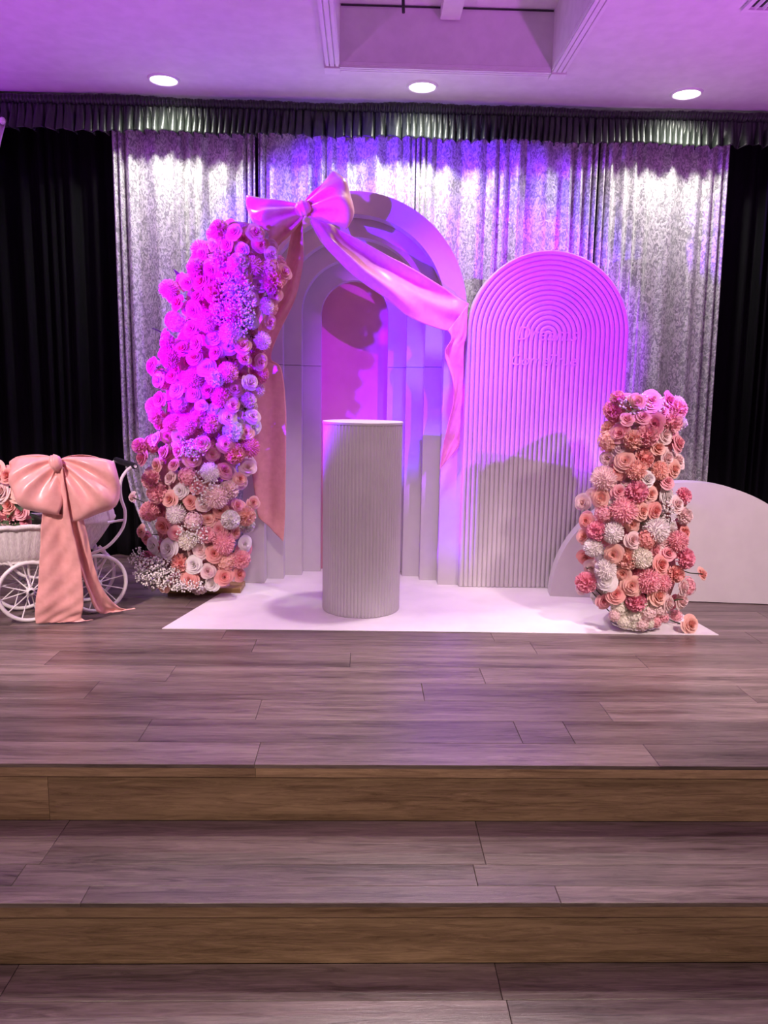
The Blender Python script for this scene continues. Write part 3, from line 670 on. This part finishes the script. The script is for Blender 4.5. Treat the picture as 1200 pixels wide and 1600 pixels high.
# ------------------------------------------------------------------ satin bows and swags
def cloth(name, secs, parent, nu=60, nv=28, seed=0, wr=.004, m=SATIN, th=.0018):
    """secs: (px_left, py_left, px_right, py_right, Y, fold amplitude, folds) across the length of the cloth"""
    rn = random.Random(seed); a = [rn.uniform(0, 6) for _ in range(6)]
    Ls = catmull([at(s[0], s[1], s[4]) for s in secs], nu); Rs = catmull([at(s[2], s[3], s[5]) for s in secs], nu)
    Am = catmull([Vector((s[6], s[7], 0)) for s in secs], nu); vs = []
    for i in range(nu):
        l, r = Ls[i], Rs[i]; amp, nf = Am[i].x, Am[i].y; wdv = r-l
        t0 = (Ls[min(i+1, nu-1)]-Ls[max(i-1, 0)]); nrm = t0.cross(wdv)
        nrm = nrm.normalized() if nrm.length > 1e-9 else Vector((0, -1, 0))
        if nrm.y > 0: nrm = -nrm
        for j in range(nv):
            v = j/(nv-1); p = l+wdv*v
            f = amp*math.sin(v*nf*2*PI+a[0]+.8*math.sin(i*.07+a[1]))+amp*.4*math.sin(v*nf*3.7*PI+a[2]+i*.05)
            f += wr*math.sin(i*.55+v*6+a[3])*math.sin(v*9+a[4]+i*.13)
            q_ = p+nrm*f
            if q_.z < .008: q_.z = .008+.004*abs(math.sin(v*9))
            vs.append(q_)
    o = mk(name, vs, grid_faces(nu, nv), m, parent, True); solid(o, th); return o
def loop(name, K, out, across, L, W, D, parent, pleats=4, droop=0., seed=0, m=SATIN, wk=.16, cvx=.26):
    """one puffed loop of a bow: the band leaves the knot in front, turns at the far end, comes back behind"""
    rn = random.Random(seed); a = [rn.uniform(0, 6) for _ in range(4)]
    out = Vector(out).normalized(); across = Vector(across); across = (across-out*across.dot(out)).normalized(); nrm = out.cross(across)
    if nrm.y > 0: nrm = -nrm
    nu, nv = 64, 36; vs = []
    for i in range(nu):
        u = i/(nu-1); s = math.sin(PI*u); e = s**.8
        wdt = W*(wk+(1-wk)*s**.62)
        for j in range(nv):
            v = j/(nv-1)*2-1
            d = L*e*(1-cvx*v*v-.04*math.sin(v*4+a[0])); side = math.sin(2*PI*u)
            dep = D*(side if side > 0 else side*.5)*(1-.8*v*v)+D*.25*s
            pl_ = (.016*math.cos(v*pleats*PI+a[1]+.6*s)*(1-.75*s)+.009*math.cos(v*pleats*.9*PI+a[2]+s*2))*(1 if u < .5 else -1)*min(1, s*4)
            pl_ += .004*math.sin(s*14+v*5+a[3])*s
            p = K+out*d+across*(wdt*v*(1+.06*math.sin(u*9+a[3])))+nrm*(dep+pl_)+Vector((0, 0, -droop*e*e))
            vs.append(p)
    o = mk(name, vs, grid_faces(nu, nv), m, parent, True); solid(o, .0018); return o
def knot(K, rx, ry, rz, parent, ang=0.):
    vs = []; n, k = 18, 24
    for i in range(n):
        a = PI*i/(n-1)
        for j in range(k):
            b = 2*PI*j/k; r = 1+.08*math.sin(5*a*2)*math.sin(a)
            x = rx*math.cos(a); yy = ry*math.sin(a)**.8*math.cos(b)*r; z = rz*math.sin(a)**.8*math.sin(b)*r*(1+.08*math.cos(b*7))
            vs.append(K+Vector((x*math.cos(ang)-z*math.sin(ang), yy, x*math.sin(ang)+z*math.cos(ang))))
    return mk('knot', vs, grid_faces(n, k, False, True), SATIN, parent, True)
YB = 4.15
K1 = at(474, 328, YB-.02)
bow = base('arch_bow', K1, 'large pink satin bow with long tails draped over the stepped arch', 'bow')
def dv(x0, y0, x1, y1, dy=0): v = at(x1, y1, YB)-at(x0, y0, YB); v.y += dy; return v
loop('bow_loop', K1, dv(474, 328, 404, 356), dv(440, 390, 428, 312), .272, .148, .10, bow, 3, 0, 3, cvx=.14)
loop('bow_loop', K1, dv(474, 328, 545, 312), dv(512, 350, 500, 285), .262, .138, .10, bow, 3, 0, 8, cvx=.28)
knot(K1+Vector((0, -.03, 0)), .042, .034, .036, bow, .35)
# short tail behind the flowers
cloth('tail', [(462, 330, 472, 330, YB, YB, .003, 1), (455, 370, 474, 365, YB+.01, YB, .009, 1), (444, 420, 473, 412, YB+.03, YB+.01, .010, 1.2), (428, 470, 460, 470, YB+.05, YB+.04, .010, 1.3), (402, 515, 434, 525, YB+.06, YB+.06, .010, 1.3), (392, 560, 424, 560, YB+.07, YB+.07, .008, 1.2), (388, 580, 440, 577, YB+.07, YB+.06, .008, 1), (388, 640, 447, 640, YB+.08, YB+.05, .010, .8), (393, 720, 447, 720, YB+.09, YB+.05, .010, .8), (400, 780, 446, 800, YB+.09, YB+.06, .008, .8), (404, 808, 443, 846, YB+.09, YB+.06, .005, .8)], bow, 110, 26, 4, .003)
# swag across the arch
cloth('swag', [(484, 346, 492, 334, YB-.01, YB-.01, .003, 1), (499, 372, 518, 350, YB, YB+.01, .010, 1), (513, 388, 545, 368, YB+.02, YB+.05, .020, 1.3), (557, 431, 602, 401, YB+.03, YB+.085, .022, 1.3), (602, 463, 649, 425, YB+.03, YB+.09, .018, 1.3), (640, 494, 697, 452, YB+.04, YB+.10, .013, 1.2), (684, 513, 722, 468, YB+.06, YB+.10, .008, 1.0), (722, 521, 733, 474, YB+.09, YB+.10, .004, 1)], bow, 90, 30, 6, .002)
cloth('swag_end', [(700, 517, 731, 476, YB+.06, YB+.09, .004, 1), (705, 530, 729, 520, YB+.06, YB+.08, .008, 1), (694, 552, 724, 545, YB+.05, YB+.08, .009, 1), (705, 590, 723, 585, YB+.06, YB+.09, .007, 1), (708, 625, 721, 622, YB+.07, YB+.09, .005, 1), (699, 665, 719, 662, YB+.07, YB+.095, .006, 1), (692, 700, 718, 692, YB+.08, YB+.10, .005, 1), (687, 734, 717, 698, YB+.09, YB+.10, .003, 1)], bow, 70, 20, 9, .002)

# ------------------------------------------------------------------ wicker pram
PO = Vector((-1.488, 3.70, 0)); PA = R_(32)
pram = base('doll_pram', PO, 'white wicker doll pram with hood and spoked wheels', 'pram', rotz=PA)
def pm(name, v, f, m, parent=pram, smooth=True): return mk(name, v, f, m, parent, smooth, world=False)
WR = .138
for sx in (-.15, .15):
    for sy in (-.115, .115):
        c = Vector((sx, sy, WR+.011))
        rim = [c+Vector((WR*math.cos(2*PI*i/40), 0, WR*math.sin(2*PI*i/40))) for i in range(40)]
        v, f = tubev(rim, .0095, 8, True); wh = pm('wheel', v, f, WHITEM)
        v, f = tubev([c+Vector((0, -.022, 0)), c+Vector((0, -.018, 0)), c+Vector((0, .018, 0)), c+Vector((0, .022, 0))], [.012, .02, .02, .012], 12); pm('hub', v, f, WHITEM, wh)
        for i in range(12):
            a = 2*PI*i/12+.2; s = -.012 if i % 2 else .012
            v, f = tubev([c+Vector((.012*math.cos(a), s, .012*math.sin(a))), c+Vector((WR*math.cos(a), 0, WR*math.sin(a)))], .0032, 5); pm('spoke', v, f, WHITEM, wh)
    v, f = tubev([Vector((sx, -.115, WR+.011)), Vector((sx, .115, WR+.011))], .008, 8); pm('axle', v, f, WHITEM)
# basket: boat-shaped, vertical canes
def ell(a, b, th, p=2.4):
    c, s = math.cos(th), math.sin(th); return a*abs(c)**(2/p)*(1 if c >= 0 else -1), b*abs(s)**(2/p)*(1 if s >= 0 else -1)
cx, n, rowsn = -.10, 240, 12; vs = []
for j in range(rowsn):
    u = j/(rowsn-1); z = .285+.175*u; A = .205+.125*u**.6; B = .105+.062*u**.6
    for i in range(n):
        th = 2*PI*i/n; x, y = ell(A, B, th); k = 1+.010*math.sin(th*60)
        vs.append((cx+x*k+.03*u, y*k, z+.035*u*max(0, x/A)**2*0))
fc = grid_faces(rowsn, n, False, True)+[tuple(reversed(range(n)))]
bk = pm('basket', vs, fc, WICKER); solid(bk, .006)
for nm, z, A, B, r in (('rim_roll', .462, .333, .170, .012), ('base_roll', .288, .208, .108, .010)):
    path = [];
    for i in range(72):
        x, y = ell(A, B, 2*PI*i/72); path.append(Vector((cx+x+(.03 if z > .4 else 0), y, z+.0025*math.sin(i*2.1))))
    v, f = tubev(path, r, 8, True); pm(nm, v, f, WICKER)
# hood: ribbed wicker dome over the rear half
vs = []; nu, nv = 22, 120
hx, hz = .06, .455
for i in range(nu):
    a = R_(100)*i/(nu-1)-R_(8)
    for j in range(nv):
        b = PI*j/(nv-1); k = 1+.012*math.sin(a*50)
        # a sweeps from the opening hoop back to the rear rim
        vs.append((hx-.03+.235*math.sin(a)*math.sin(b)**.6*k+.0, -.172*math.cos(b)*k, hz+.275*math.cos(a)*math.sin(b)**.75*k if math.cos(a) > 0 else hz-.02*math.sin(b)))
hood = pm('hood', vs, grid_faces(nu, nv), WICKER); solid(hood, .006)
hoop = [Vector((hx-.03+.235*math.sin(-R_(8))*math.sin(PI*j/40)**.6, -.174*math.cos(PI*j/40), hz+.277*math.cos(R_(8))*math.sin(PI*j/40)**.75)) for j in range(41)]
v, f = tubev(hoop, .010, 8); pm('hood_hoop', v, f, WICKER)
for sy in (-.16, .16):                                # curved push rods
    pts = [Vector((.12, sy*.8, .30)), Vector((.20, sy, .34)), Vector((.27, sy, .42)), Vector((.285, sy, .50)), Vector((.268, sy, .57)), Vector((.27, sy, .65)), Vector((.30, sy, .70)), Vector((.335, sy, .722))]
    v, f = tubev(catmull(pts, 40), .0075, 8); pm('push_rod', v, f, WHITEM)
    v, f = tubev([Vector((.20, sy, .455)), Vector((.277, sy, .46))], .006, 8); pm('rod_stay', v, f, WHITEM)
v, f = tubev([Vector((.335, -.185, .722)), Vector((.335, .185, .722))], .008, 8); pm('handle_bar', v, f, WHITEM)
v, f = tubev([Vector((.335, y, .722)) for y in (-.178, -.172, -.1, -.02, .0, .02, .1, .172, .178)], [.012, .015, .016, .015, .013, .015, .016, .015, .012], 12); pm('grip', v, f, BLACKP)
for sy in (-.1, .1):                                  # spring frame under the basket
    pts = [Vector((-.26, sy, .35)), Vector((-.21, sy, .26)), Vector((-.15, sy, .215)), Vector((0, sy, .20)), Vector((.15, sy, .215)), Vector((.2, sy, .28)), Vector((.17, sy, .33))]
    v, f = tubev(catmull(pts, 30), .0075, 8); pm('frame_spring', v, f, WHITEM)
    for sx in (-.15, .15):
        v, f = tubev([Vector((sx, sy, WR+.011)), Vector((sx, sy, .285))], .007, 8); pm('frame_post', v, f, WHITEM)
# flowers in the pram
rp = random.Random(44)
fl = base('pram_flowers', (PO+Matrix.Rotation(PA, 3, 'Z')@Vector((-.22, 0, .40))), 'bunch of peach and pink roses filling the front of the pram', 'flower arrangement')
RM = Matrix.Rotation(PA, 3, 'Z')
vs = []
for j in range(9):
    a = PI*j/8
    for i in range(16): b = 2*PI*i/16; vs.append(PO+RM@Vector((-.21+.17*math.sin(a)*math.cos(b), .12*math.sin(a)*math.sin(b), .42+.10*math.cos(a))))
mk('foliage', vs, grid_faces(9, 16, False, True), GREEN, fl, True)
for k, (x, y, c, s) in enumerate([(12, 743, 'coral', .055), (2, 768, 'blush', .055), (14, 790, 'coral', .055), (11, 814, 'pink', .055), (-14, 735, 'peach', .055), (-20, 780, 'pink', .06), (-12, 812, 'peach', .05), (-40, 760, 'blush', .06), (-45, 800, 'coral', .055), (30, 770, 'peach', .05), (32, 800, 'pink', .045), (38, 815, 'hot', .035)]):
    P = at(x, y, 3.50+.012*(k % 4)); flower('rose' if k not in (3, 7) else 'peony', P, (rp.uniform(-.4, .4), -1, .35), s, c, fl, rp)
for k in range(14): leaf(at(rp.uniform(-30, 40), rp.uniform(770, 815), 3.53), (rp.uniform(-1, 1), -.5, rp.uniform(-.6, .6)), .06, fl, rp)
# pram bow
YK = 3.43
K2 = at(92, 722, YK)
pb = base('pram_bow', K2, 'pink satin bow with long tails tied over the pram hood', 'bow')
def dk(x0, y0, x1, y1, dy=0): v = at(x1, y1, YK)-at(x0, y0, YK); v.y += dy; return v
loop('bow_loop', K2, dk(92, 722, 40, 772, .04), dk(70, 800, 40, 712), .225, .172, .10, pb, 3, .02, 2, wk=.12, cvx=.34)
loop('bow_loop', K2, dk(92, 722, 158, 778, .10), dk(130, 815, 160, 722), .275, .165, .10, pb, 3, .03, 5, wk=.12, cvx=.34)
knot(K2+Vector((0, -.035, 0)), .026, .028, .036, pb, .2)
cloth('tail', [(88, 728, 98, 728, YK-.03, YK-.03, .003, 1), (74, 765, 104, 765, YK-.03, YK-.02, .012, 1), (66, 810, 112, 815, YK-.02, YK, .012, 1), (63, 860, 124, 868, YK, YK+.02, .009, 1), (60, 910, 130, 918, YK+.02, YK+.03, .008, 1), (55, 950, 130, 950, YK+.03, YK+.05, .006, 1), (57, 974, 128, 966, YK+.05, YK+.075, .003, 1), (66, 977, 146, 969, YK+.06, YK+.075, .002, 1)], pb, 90, 30, 4, .004)
cloth('tail', [(94, 730, 100, 730, YK-.02, YK-.02, .003, 1), (103, 780, 116, 778, YK, YK, .009, 1), (112, 830, 134, 825, YK+.03, YK+.04, .012, 1.2), (122, 880, 146, 880, YK+.06, YK+.09, .012, 1.2), (134, 920, 156, 915, YK+.08, YK+.14, .012, 1.2), (146, 948, 176, 940, YK+.13, YK+.20, .010, 1.2), (160, 957, 196, 950, YK+.19, YK+.24, .006, 1), (176, 957, 212, 951, YK+.21, YK+.25, .003, 1)], pb, 90, 26, 7, .003)
